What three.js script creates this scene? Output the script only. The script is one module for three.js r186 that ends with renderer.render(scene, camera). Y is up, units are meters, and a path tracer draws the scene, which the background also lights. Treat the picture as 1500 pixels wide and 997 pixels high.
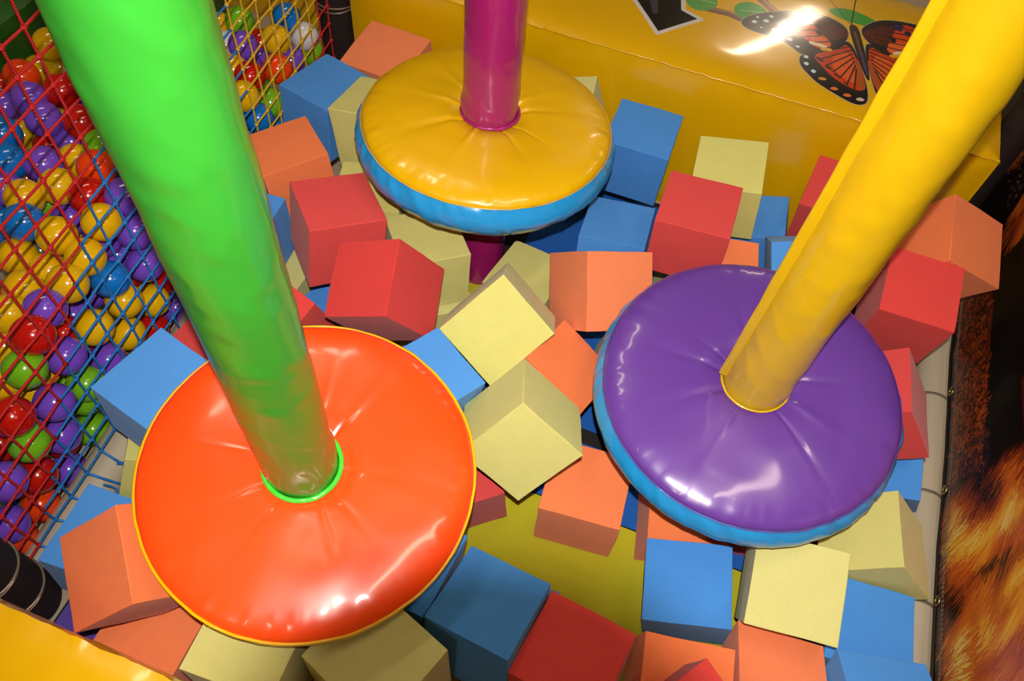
import * as THREE from 'three';
import { RoundedBoxGeometry } from 'three/addons/geometries/RoundedBoxGeometry.js';
import { mergeGeometries } from 'three/addons/utils/BufferGeometryUtils.js';
import { ImprovedNoise } from 'three/addons/math/ImprovedNoise.js';
import { RectAreaLightUniformsLib } from 'three/addons/lights/RectAreaLightUniformsLib.js';

// ---------------------------------------------------------------- camera, light, exposure
const scene = new THREE.Scene();
scene.background = new THREE.Color(0x000000);
const EYE = new THREE.Vector3(0, 1.55, 0);
const FORWARD = new THREE.Vector3(-0.1373, -0.8361, -0.5311);
const UPWARD = new THREE.Vector3(-0.3296, 0.5442, -0.7715);
const camera = new THREE.PerspectiveCamera(46.88, 1500 / 997, 0.01, 60);
camera.position.copy(EYE);
camera.up.copy(UPWARD);
camera.lookAt(EYE.clone().add(FORWARD));
scene.add(camera);

const renderer = new THREE.WebGLRenderer({ antialias: true });
renderer.toneMapping = THREE.LinearToneMapping;
renderer.toneMappingExposure = 0.92;
renderer.shadowMap.enabled = true;
RectAreaLightUniformsLib.init();

const FLASH_CANDELA = 10.0;
const CEILING_LIGHT = 24.0;
const CEILING_COLOR = 0xffe9cc;

// ---------------------------------------------------------------- helpers
let seed = 20240611;
function rnd() { seed = (seed * 1664525 + 1013904223) >>> 0; return seed / 4294967296; }
const perlin = new ImprovedNoise();
const noise = (x, y = 0, z = 0) => perlin.noise(x, y, z);
const lerp = (a, b, t) => a + (b - a) * t;
const smooth = (a, b, x) => { const t = Math.min(1, Math.max(0, (x - a) / (b - a))); return t * t * (3 - 2 * t); };
const taken = {};
function numbered(name) {
  taken[name] = (taken[name] ?? -1) + 1;
  return taken[name] ? name + '_' + String(taken[name]).padStart(3, '0') : name;
}
function shadow(o) { o.castShadow = true; o.receiveShadow = true; return o; }
function mesh(name, geometry, material, parent) {
  const m = shadow(new THREE.Mesh(geometry, material));
  m.name = name; parent.add(m);
  return m;
}
function tag(o, label, category, group) {
  o.userData.label = label; o.userData.category = category;
  if (group) o.userData.group = group;
  return o;
}
function thing(name, label, category, pos = [0, 0, 0], group) {
  const o = new THREE.Group(); o.name = numbered(name); o.position.set(...pos);
  scene.add(o); return tag(o, label, category, group);
}
function single(name, geometry, material, label, category, group) {
  const m = mesh(numbered(name), geometry, material, scene); return tag(m, label, category, group);
}
function structure(name, geometry, material) {
  const m = mesh(name, geometry, material, scene); m.userData.kind = 'structure'; return m;
}
function box(x0, x1, y0, y1, z0, z1) {
  const g = new THREE.BoxGeometry(x1 - x0, y1 - y0, z1 - z0);
  g.translate((x0 + x1) / 2, (y0 + y1) / 2, (z0 + z1) / 2); return g;
}
// a grid surface from a function (i, j in 0..1) to [x, y, z, u, v]
function surface(fn, ni, nj, closeI = false, flip = false) {
  const pos = [], uv = [], idx = [];
  for (let j = 0; j <= nj; j++) for (let i = 0; i <= ni; i++) {
    const p = fn(i / ni, j / nj); pos.push(p[0], p[1], p[2]); uv.push(p[3] ?? i / ni, p[4] ?? j / nj);
  }
  for (let j = 0; j < nj; j++) for (let i = 0; i < ni; i++) {
    const a = j * (ni + 1) + i, b = a + 1, c = a + ni + 1, d = c + 1;
    if (flip) idx.push(a, d, b, a, c, d); else idx.push(a, b, d, a, d, c);
  }
  const g = new THREE.BufferGeometry();
  g.setAttribute('position', new THREE.Float32BufferAttribute(pos, 3));
  g.setAttribute('uv', new THREE.Float32BufferAttribute(uv, 2));
  g.setIndex(idx); g.computeVertexNormals();
  if (closeI) {                                   // weld the normals of the first and last column
    const n = g.attributes.normal;
    for (let j = 0; j <= nj; j++) {
      const a = j * (ni + 1), b = a + ni;
      const v = new THREE.Vector3(n.getX(a) + n.getX(b), n.getY(a) + n.getY(b), n.getZ(a) + n.getZ(b)).normalize();
      n.setXYZ(a, v.x, v.y, v.z); n.setXYZ(b, v.x, v.y, v.z);
    }
  }
  return g;
}
function tube(points, r, seg, sides = 8, closed = false) {
  return new THREE.TubeGeometry(new THREE.CatmullRomCurve3(points.map(p => new THREE.Vector3(...p)), closed), seg, r, sides, closed);
}
function dataTexture(n, fn, srgb) {
  const d = new Uint8Array(n * n * 4);
  for (let y = 0; y < n; y++) for (let x = 0; x < n; x++) {
    const c = fn(x / n, y / n, x, y), o = (y * n + x) * 4;
    d[o] = c[0] * 255; d[o + 1] = c[1] * 255; d[o + 2] = c[2] * 255; d[o + 3] = 255;
  }
  const t = new THREE.DataTexture(d, n, n); t.wrapS = t.wrapT = THREE.RepeatWrapping;
  t.magFilter = THREE.LinearFilter; t.minFilter = THREE.LinearMipmapLinearFilter; t.generateMipmaps = true;
  if (srgb) t.colorSpace = THREE.SRGBColorSpace;
  t.needsUpdate = true; return t;
}
const tileNoise = (x, y, f, o) => {                // noise that repeats over 0..1
  const a = x * 2 * Math.PI, b = y * 2 * Math.PI, r = f / (2 * Math.PI);
  return (noise(Math.cos(a) * r + o, Math.sin(a) * r, Math.cos(b) * r + 7 + o) + noise(Math.sin(b) * r + 3 + o, Math.cos(a) * r + 11, Math.sin(a) * r + Math.cos(b) * r)) * 0.5;
};

// ---------------------------------------------------------------- materials
const foamGrain = dataTexture(256, (x, y) => { const v = 0.95 + 0.07 * (rnd() - 0.5) + 0.015 * tileNoise(x, y, 5, 1); return [v, v, v]; }, true);
foamGrain.repeat.set(8, 8);
const foamBump = dataTexture(256, () => { const v = 0.5 + 0.5 * (rnd() - 0.5) + (rnd() < 0.02 ? -0.25 : 0); return [v, v, v].map(k => Math.min(1, Math.max(0, k))); });
foamBump.repeat.set(8, 8);
const foam = c => new THREE.MeshPhysicalMaterial({ color: c, map: foamGrain, bumpMap: foamBump, bumpScale: 0.0009, roughness: 0.95, sheen: 0.35, sheenRoughness: 0.7, sheenColor: 0xdfe2e6 });
const FOAM = {
  B: [foam(0x4894e8), foam(0x4e99ea), foam(0x448fe2)],
  O: [foam(0xf78550), foam(0xf28757), foam(0xf58049)],
  R: [foam(0xdc413c), foam(0xd84644), foam(0xd23a36)],
  C: [foam(0xd6d27e), foam(0xd2cf84), foam(0xd9d57a)],
};
const vinylBump = dataTexture(512, (x, y) => {
  const v = 0.5 + 0.34 * tileNoise(x, y, 6, 2) + 0.2 * tileNoise(x, y, 15, 5) + 0.02 * (rnd() - 0.5);
  return [v, v, v];
});
function vinyl(color, o = {}) {
  return new THREE.MeshPhysicalMaterial({ color, roughness: 0.3, bumpMap: vinylBump, bumpScale: 0.0007, clearcoat: 0.5, clearcoatRoughness: 0.1, ...o });
}
const V = {
  yellow: vinyl(0xd8a800), stepYellow: vinyl(0xdfac00, { roughness: 0.28 }), orange: vinyl(0xff4c12), purple: vinyl(0x5f3891, { roughness: 0.3 }),
  blue: vinyl(0x2090d2), green: vinyl(0x288a25, { roughness: 0.45 }), magenta: vinyl(0x9e1a66), poleYellow: vinyl(0xc4a000, { roughness: 0.45 }),
  darkGreen: vinyl(0x1c5a12, { roughness: 0.5 }), limeTrim: vinyl(0x46d236), pipingYellow: vinyl(0xeeb000),
};
const plastic = c => new THREE.MeshPhysicalMaterial({ color: c, roughness: 0.16, clearcoat: 0.3, clearcoatRoughness: 0.08 });
const BALL = { Y: plastic(0xd9ab08), P: plastic(0x6f46c0), R: plastic(0xb5140a), B: plastic(0x0a6cc0), G: plastic(0x6cae1a), O: plastic(0xe0400c), W: plastic(0xc9c9cc) };
const twist = dataTexture(64, (x, y) => { const v = 0.5 + 0.5 * Math.sin((x * 2 + y) * Math.PI * 2 * 2); return [v, v, v]; });
const rope = c => new THREE.MeshStandardMaterial({ color: c, roughness: 0.7, bumpMap: twist, bumpScale: 0.0012 });
const ROPE = { red: rope(0xc0161a), blue: rope(0x1478cc), yellow: rope(0xd8b01c) };
const weave = dataTexture(128, (x, y) => {
  const a = Math.sin(x * Math.PI * 16), b = Math.sin(y * Math.PI * 16); const v = 0.55 + 0.35 * a * b + 0.1 * (rnd() - 0.5); return [v, v, v];
});
weave.repeat.set(28, 28);
const matThread = dataTexture(256, (x, y) => {
  const a = Math.sin(x * Math.PI * 32), b = Math.sin(y * Math.PI * 32); const v = 0.84 + 0.13 * a * b + 0.05 * (rnd() - 0.5) ; return [v, v, v];
}, true);
matThread.repeat.set(14, 14);
const mat = c => new THREE.MeshStandardMaterial({ color: c, roughness: 0.75, bumpMap: weave, bumpScale: 0.0015, map: matThread });
const MAT = { yellow: mat(0xe2da1e), blue: mat(0x0f70dc), purple: mat(0x7358d0) };
const beige = new THREE.MeshStandardMaterial({ color: 0xb3a892, roughness: 0.5 });
const strapMat = new THREE.MeshStandardMaterial({ color: 0x6b5f50, roughness: 0.5 });
const blackRubber = new THREE.MeshStandardMaterial({ color: 0x17110f, roughness: 0.85 });
const postFoam = new THREE.MeshStandardMaterial({ color: 0x231512, roughness: 0.7 });
const wire = new THREE.MeshStandardMaterial({ color: 0x8c7a6a, roughness: 0.35, metalness: 0.4 });
const brass = new THREE.MeshStandardMaterial({ color: 0x9c8c5c, roughness: 0.35, metalness: 0.9 });
const paint = (c, r = 0.9) => new THREE.MeshStandardMaterial({ color: c, roughness: r });
const blackPlastic = paint(0x0c0c0d, 0.6);

// ---------------------------------------------------------------- the hall
structure('floor', box(-5.2, 5.2, -0.12, -0.006, -8.2, 4.2), paint(0xa89a84, 0.6));
structure('ceiling', box(-5.2, 5.2, 3.3, 3.42, -8.2, 4.2), paint(0xd8d2c6));
structure('wall_left', box(-5.2, -5.0, -0.006, 3.3, -8.2, 4.2), paint(0xc9bda6));
structure('wall_right', box(5.0, 5.2, -0.006, 3.3, -8.2, 4.2), paint(0xc9bda6));
structure('wall_back', box(-5.0, 5.0, -0.006, 3.3, -8.2, -8.0), paint(0xc9bda6));
structure('wall_front', box(-5.0, 5.0, -0.006, 3.3, 4.0, 4.2), paint(0xc9bda6));
const glow = new THREE.MeshStandardMaterial({ color: 0xffffff, emissive: CEILING_COLOR, emissiveIntensity: 3.0 });
const fittingWhite = paint(0xe6e3dc, 0.5);
for (const [x, z, place] of [[0.3, -6.1, 'over the far hall beyond the butterfly step'], [0.6, -0.72, 'right above the foam pit'], [-1.45, -2.0, 'above the ball pit'], [2.95, -0.1, 'over the hall outside the banner'], [-0.65, 2.16, 'behind the near yellow step'], [2.6, -5.1, 'over the far hall beyond the banner']]) {
  const t = thing('ceiling_light', 'white batten ceiling light ' + place, 'ceiling light', [x, 3.3, z]);
  t.rotation.y = Math.atan2(-0.4, 0.917);
  mesh('housing', new RoundedBoxGeometry(0.2, 0.05, 1.5, 2, 0.01).translate(0, -0.025, 0), fittingWhite, t);
  mesh('diffuser', new RoundedBoxGeometry(0.16, 0.03, 1.44, 2, 0.01).translate(0, -0.06, 0), glow, t);
  const l = new THREE.RectAreaLight(CEILING_COLOR, CEILING_LIGHT, 0.16, 1.44);
  l.position.set(0, -0.08, 0); l.rotation.x = -Math.PI / 2; l.castShadow = true; l.name = 'tube_light'; t.add(l);
}

// ---------------------------------------------------------------- pit floor
single('rubber_underlay', box(-0.82, 0.652, -0.006, -0.004, -1.56, -0.05), blackRubber, 'black rubber underlay sheet showing in gaps between the pit mats', 'underlay');
function floorMat(x0, x1, z0, z1, m, label) {
  const g = new RoundedBoxGeometry(x1 - x0, 0.004, z1 - z0, 1, 0.0015); g.translate((x0 + x1) / 2, -0.002, (z0 + z1) / 2);
  const p = g.attributes.position, u = g.attributes.uv;
  for (let i = 0; i < p.count; i++) u.setXY(i, p.getX(i) / 0.8, p.getZ(i) / 0.8);
  single('floor_mat', g, m, label, 'mat');
}
floorMat(-0.33, 0.65, -0.645, -0.06, MAT.yellow, 'yellow woven mat bare in front of the orange and purple discs');
floorMat(-0.33, 0.65, -0.795, -0.648, MAT.blue, 'narrow blue woven mat strip behind the bare yellow mat');
floorMat(-0.33, 0.65, -1.10, -0.83, MAT.blue, 'blue woven mat under the orange cube beyond the black gap');
floorMat(-0.815, -0.36, -1.2, -0.62, MAT.yellow, 'yellow woven mat at the foot of the magenta pole');
floorMat(-0.33, 0.3, -1.54, -1.215, MAT.blue, 'blue woven mat in the shade of the yellow disc');
floorMat(-0.815, -0.36, -0.59, -0.06, MAT.purple, 'purple woven mat by the dark post and near yellow step');

// ---------------------------------------------------------------- padded vinyl steps
function paddedStep(o) {
  const { x0, x1, z0, z1, h, m, topMat = m, label, name = 'padded_step', front = 1, side = 0 } = o;     // front: +1 faces +z, -1 faces -z, 0 none
  const t = thing(name, label, 'padded step', [(x0 + x1) / 2, -0.006, (z0 + z1) / 2]);
  const cx = (x0 + x1) / 2, cz = (z0 + z1) / 2, H = h + 0.006, s = o.seed ?? 0;
  const W = x1 - x0, D = z1 - z0, ny = 26, nx = Math.max(24, Math.round(W / 0.012)), nz = Math.max(16, Math.round(D / 0.012));
  const edge = (d) => 0.012 * (1 - Math.exp(-d / 0.035));
  const wr = (a, b) => (o.wrinkle ?? 1) * 0.0035 * noise(a * 7 + s, b * 7, s) + (o.wrinkle ?? 1) * 0.0018 * noise(a * 19, b * 19 + s, 3 + s);
  const lip = a => 0.0035 * noise(a * 26 + s, 5) + 0.005 * Math.max(0, noise(a * 55 + s, 9));
  const top = (x, z) => {
    const d = Math.min(x - x0, x1 - x, z - z0, z1 - z);
    return H + edge(Math.max(0, d)) + wr(x, z) * smooth(0, 0.05, d) * 1.2 + lip(x + z) * Math.exp(-d / 0.01);
  };
  const zEdge = x => lip(x + 4) * 0.8;
  mesh('top_panel', surface((i, j) => { const x = lerp(x0, x1, i), z = lerp(z0, z1, j); return [x - cx, top(x, z), z - cz + (j === 1 ? zEdge(x) : 0) - (j === 0 ? zEdge(x) : 0), i, 1 - j]; }, nx, nz, false, true), topMat, t);
  const zf = front > 0 ? z1 : z0, zb = front > 0 ? z0 : z1;
  const face = (zz, sgn) => surface((i, j) => {
    const x = lerp(x0, x1, i), y = lerp(0, top(x, zz), j), d = Math.min(x - x0, x1 - x, y, Math.max(0, H - y));
    return [x - cx, y, zz - cz + sgn * (edge(Math.max(0, d)) * 0.8 + wr(x, y + 3) * smooth(0, 0.06, d)) + (j === 1 ? zEdge(x) * sgn : 0), x / 0.5, y / 0.5];
  }, nx, ny);
  mesh('front_panel', face(z1, 1), m, t);
  mesh('back_panel', face(z0, -1), m, t);
  for (const [xx, sgn] of [[x0, -1], [x1, 1]]) mesh('end_panel', surface((i, j) => {
    const z = lerp(z0, z1, i), y = lerp(0, top(xx, z), j), d = Math.min(z - z0, z1 - z, y, Math.max(0, H - y));
    return [xx - cx + sgn * edge(Math.max(0, d)) * 0.6, y, z - cz, z / 0.5, y / 0.5];
  }, nz, ny), m, t);
  const pts = [];
  for (let k = 0; k <= 150; k++) { const x = lerp(x0, x1, k / 150); pts.push([x - cx, top(x, z1) + 0.0005, z1 - cz + zEdge(x) + 0.001]); }
  mesh('seam', tube(pts, 0.0022, 300, 6), m, t);
  mesh('seam', tube([[x1 - cx, 0.002, z1 - cz], [x1 - cx, H * 0.5, z1 - cz], [x1 - cx, H, z1 - cz]], 0.002, 20, 6), m, t);
  return t;
}
// printed top of the far step: arrow, leafy branch and butterfly, drawn in metres (x to the right, z downwards)
function printTop(x0, z0, W, D, baseColor) {
  const S = 2048 / W, c = document.createElement('canvas'); c.width = 2048; c.height = Math.round(D * S);
  const g = c.getContext('2d'); g.fillStyle = baseColor; g.fillRect(0, 0, c.width, c.height);
  g.setTransform(S, 0, 0, S, -x0 * S, -z0 * S);
  const poly = (pts, fill, stroke, lw) => { g.beginPath(); pts.forEach((p, i) => i ? g.lineTo(p[0], p[1]) : g.moveTo(p[0], p[1])); g.closePath(); if (fill) { g.fillStyle = fill; g.fill(); } if (stroke) { g.strokeStyle = stroke; g.lineWidth = lw; g.lineJoin = 'round'; g.stroke(); } };
  const blob = (pts, fill, stroke, lw) => {                      // smooth closed outline through midpoints
    g.beginPath(); const n = pts.length; const m = (a, b) => [(a[0] + b[0]) / 2, (a[1] + b[1]) / 2];
    let s = m(pts[n - 1], pts[0]); g.moveTo(s[0], s[1]);
    for (let i = 0; i < n; i++) { const q = m(pts[i], pts[(i + 1) % n]); g.quadraticCurveTo(pts[i][0], pts[i][1], q[0], q[1]); }
    g.closePath(); if (fill) { g.fillStyle = fill; g.fill(); } if (stroke) { g.strokeStyle = stroke; g.lineWidth = lw; g.stroke(); }
  };
  const line = (pts, stroke, lw) => { g.beginPath(); pts.forEach((p, i) => i ? g.lineTo(p[0], p[1]) : g.moveTo(p[0], p[1])); g.strokeStyle = stroke; g.lineWidth = lw; g.lineCap = 'round'; g.stroke(); };
  // branch and leaves
  line([[-0.1, -1.80], [-0.03, -1.805], [0.03, -1.79]], '#7a5240', 0.022);
  line([[-0.1, -1.803], [-0.03, -1.812], [0.03, -1.797]], '#a07d66', 0.006);
  line([[0.03, -1.90], [0.09, -1.85], [0.14, -1.845], [0.2, -1.88]], '#8a5a34', 0.024);
  line([[0.03, -1.906], [0.09, -1.857], [0.14, -1.852]], '#b98a5c', 0.007);
  blob([[-0.15, -1.82], [-0.13, -1.85], [-0.08, -1.86], [-0.06, -1.83], [-0.08, -1.79], [-0.12, -1.78]], '#5fa050');
  blob([[-0.03, -1.84], [0.0, -1.88], [0.05, -1.87], [0.06, -1.83], [0.03, -1.80], [-0.01, -1.80]], '#3f9a3c');
  blob([[0.0, -1.83], [0.04, -1.84], [0.09, -1.82], [0.07, -1.80], [0.02, -1.80]], '#4e8a34');
  line([[-0.14, -1.83], [-0.07, -1.83]], '#8fc47c', 0.004); line([[-0.01, -1.83], [0.05, -1.85]], '#7dc06a', 0.004);
  blob([[0.19, -1.94], [0.24, -1.965], [0.3, -1.95], [0.34, -1.92], [0.27, -1.905], [0.21, -1.915]], '#2f9a2c');
  // arrow
  poly([[-0.42, -1.96], [-0.262, -1.763], [-0.172, -1.653], [-0.088, -1.752], [-0.137, -1.77], [-0.152, -1.83], [-0.2, -2.02]], '#0d0d0e', '#cfcac6', 0.011);
  poly([[-0.235, -1.80], [-0.215, -1.82], [-0.19, -1.73], [-0.2, -1.72]], '#3a3a40');
  // butterfly, in its own frame: a down the body, b across
  const Hd = [0.262, -1.892], e1 = [0.29, 0.957], e2 = [-0.957, 0.29];
  for (const side of [-1, 1]) {
    const P = (a, b) => [Hd[0] + e1[0] * a + side * e2[0] * b, Hd[1] + e1[1] * a + side * e2[1] * b];
    const L = (arr) => arr.map(p => P(p[0], p[1]));
    const fore = [[0.01, 0.01], [-0.035, 0.06], [-0.045, 0.11], [-0.035, 0.17], [-0.02, 0.22], [0.0, 0.262], [0.028, 0.282], [0.05, 0.268], [0.062, 0.24], [0.075, 0.21], [0.088, 0.18], [0.11, 0.16], [0.13, 0.146], [0.12, 0.09], [0.07, 0.03]];
    const hind = [[0.04, 0.015], [0.1, 0.06], [0.125, 0.145], [0.15, 0.155], [0.175, 0.152], [0.2, 0.138], [0.222, 0.125], [0.245, 0.1], [0.265, 0.075], [0.282, 0.05], [0.285, 0.028], [0.27, 0.012], [0.2, 0.006]];
    blob(L(hind), '#140f16', '#ada6a0', 0.004); blob(L(fore), '#15121a', '#a8a29c', 0.004);
    blob(L(hind), '#140f16'); blob(L(fore), '#15121a');
    // hind wing colour
    blob(L([[0.06, 0.02], [0.1, 0.06], [0.115, 0.105], [0.135, 0.118], [0.16, 0.105], [0.2, 0.085], [0.228, 0.055], [0.245, 0.02], [0.2, 0.01]]), '#c23a12');
    blob(L([[0.09, 0.03], [0.12, 0.07], [0.16, 0.08], [0.2, 0.06], [0.22, 0.03], [0.18, 0.02]]), '#dd5a1e');
    blob(L([[0.11, 0.012], [0.17, 0.03], [0.23, 0.03], [0.24, 0.012], [0.17, 0.007]]), '#a8501c');
    for (let k = 0; k < 7; k++) line(L([[0.08 + k * 0.014, 0.022], [0.12 + k * 0.02, 0.118 - k * 0.013]]), '#1d1016', 0.0034);
    for (let k = 0; k < 5; k++) blob(L([[0.128 + k * 0.026, 0.112 - k * 0.017], [0.14 + k * 0.026, 0.096 - k * 0.014], [0.152 + k * 0.025, 0.094 - k * 0.015], [0.142 + k * 0.026, 0.112 - k * 0.018]]), '#16101a');
    for (const [a, b] of [[0.135, 0.135], [0.16, 0.138], [0.185, 0.125]]) blob(L([[a - 0.008, b], [a, b + 0.009], [a + 0.009, b], [a, b - 0.007]]), '#cfe0ee');
    for (const [a, b, c2] of [[0.21, 0.108, '#c98a3a'], [0.24, 0.085, '#d9702a'], [0.258, 0.058, '#d9702a'], [0.268, 0.03, '#c9b8a8']]) blob(L([[a - 0.009, b], [a, b + 0.014], [a + 0.006, b], [a, b - 0.012]]), c2);
    // fore wing colour
    blob(L([[0.02, 0.02], [-0.01, 0.05], [-0.022, 0.09], [-0.01, 0.12], [0.015, 0.115], [0.045, 0.09], [0.065, 0.05]]), '#4a1612');
    for (let k = 0; k < 7; k++) line(L([[0.02 + k * 0.004, 0.02], [-0.015 + k * 0.014, 0.105 - k * 0.004]]), '#7a2a18', 0.0018);
    blob(L([[0.0, 0.1], [-0.02, 0.125], [-0.01, 0.155], [0.02, 0.16], [0.05, 0.14], [0.08, 0.12], [0.105, 0.1], [0.1, 0.07], [0.06, 0.07], [0.03, 0.09]]), '#d4421a');
    blob(L([[0.04, 0.09], [0.05, 0.12], [0.08, 0.11], [0.1, 0.09], [0.08, 0.06]]), '#e2662a');
    blob(L([[-0.03, 0.12], [-0.028, 0.15], [-0.005, 0.165], [-0.01, 0.14]]), '#c4301c'); blob(L([[-0.025, 0.1], [-0.03, 0.118], [0.0, 0.125], [0.0, 0.108]]), '#2a2262');
    for (let k = 0; k < 6; k++) line(L([[-0.018 + k * 0.02, 0.05 - k * 0.002], [-0.008 + k * 0.022, 0.16 - k * 0.01]]), '#190d12', 0.0036);
    blob(L([[0.02, 0.085], [0.03, 0.1], [0.05, 0.095], [0.045, 0.08]]), '#1a0e12'); blob(L([[-0.008, 0.13], [0.0, 0.145], [0.02, 0.135], [0.012, 0.122]]), '#241a3c');
    line(L([[0.09, 0.085], [0.08, 0.115]]), '#e8d6b0', 0.012); line(L([[0.1, 0.075], [0.1, 0.09]]), '#d9a418', 0.013);
    for (const [a, b, r] of [[-0.008, 0.2, 0.007], [0.012, 0.215, 0.009], [0.02, 0.245, 0.008], [0.0, 0.235, 0.005], [0.045, 0.2, 0.008], [0.06, 0.185, 0.007], [0.075, 0.165, 0.009], [0.1, 0.15, 0.006], [0.04, 0.23, 0.004], [0.03, 0.185, 0.006]])
      blob(L([[a - r, b], [a, b + r * 1.3], [a + r, b], [a, b - r]]), '#c9dcec');
  }
  const B = (a, b) => [Hd[0] + e1[0] * a + e2[0] * b, Hd[1] + e1[1] * a + e2[1] * b];
  blob([B(-0.012, 0), B(0, 0.012), B(0.05, 0.012), B(0.1, 0.011), B(0.17, 0.008), B(0.21, 0), B(0.17, -0.008), B(0.1, -0.011), B(0.05, -0.012), B(0, -0.012)], '#241712');
  line([B(0.02, 0), B(0.16, 0)], '#6a4a2a', 0.006); line([B(0.1, -0.002), B(0.18, -0.001)], '#3c3a6a', 0.006);
  line([B(-0.01, 0.003), [0.254, -2.0], [0.262, -2.07]], '#15110d', 0.0028); line([B(-0.01, 0.006), [0.2, -1.97], [0.14, -2.03]], '#5a4a30', 0.002);
  const t = new THREE.CanvasTexture(c); t.colorSpace = THREE.SRGBColorSpace; t.anisotropy = 8; return t;
}
const stepX0 = -0.935, stepX1 = 0.624, stepZ0 = -2.075, stepZ1 = -1.568;
const stepPrint = printTop(stepX0, stepZ0, stepX1 - stepX0, stepZ1 - stepZ0, '#dcaa00');
const printedTop = new THREE.MeshPhysicalMaterial({ map: stepPrint, roughness: 0.22, clearcoat: 1, clearcoatRoughness: 0.07 });
paddedStep({ x0: stepX0, x1: stepX1, z0: stepZ0, z1: stepZ1, h: 0.415, m: V.stepYellow, topMat: printedTop, label: 'yellow padded vinyl step printed with a butterfly, leaves and a black arrow', seed: 1.7, wrinkle: 0.1 });
paddedStep({ x0: -0.84, x1: 0.7, z0: -0.048, z1: 0.34, h: 0.4, m: V.stepYellow, label: 'plain yellow padded vinyl step at the near edge of the pit', seed: 8.2 });
paddedStep({ x0: -1.62, x1: -1.06, z0: -2.2, z1: -1.82, h: 0.5, m: V.stepYellow, label: 'yellow padded vinyl wall at the far end of the ball pit', seed: 4.4 });
paddedStep({ x0: -1.9, x1: -1.51, z0: -1.8, z1: 0.3, h: 0.41, m: V.darkGreen, label: 'dark green padded vinyl step along the far side of the ball pit', seed: 6.1 });

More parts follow.
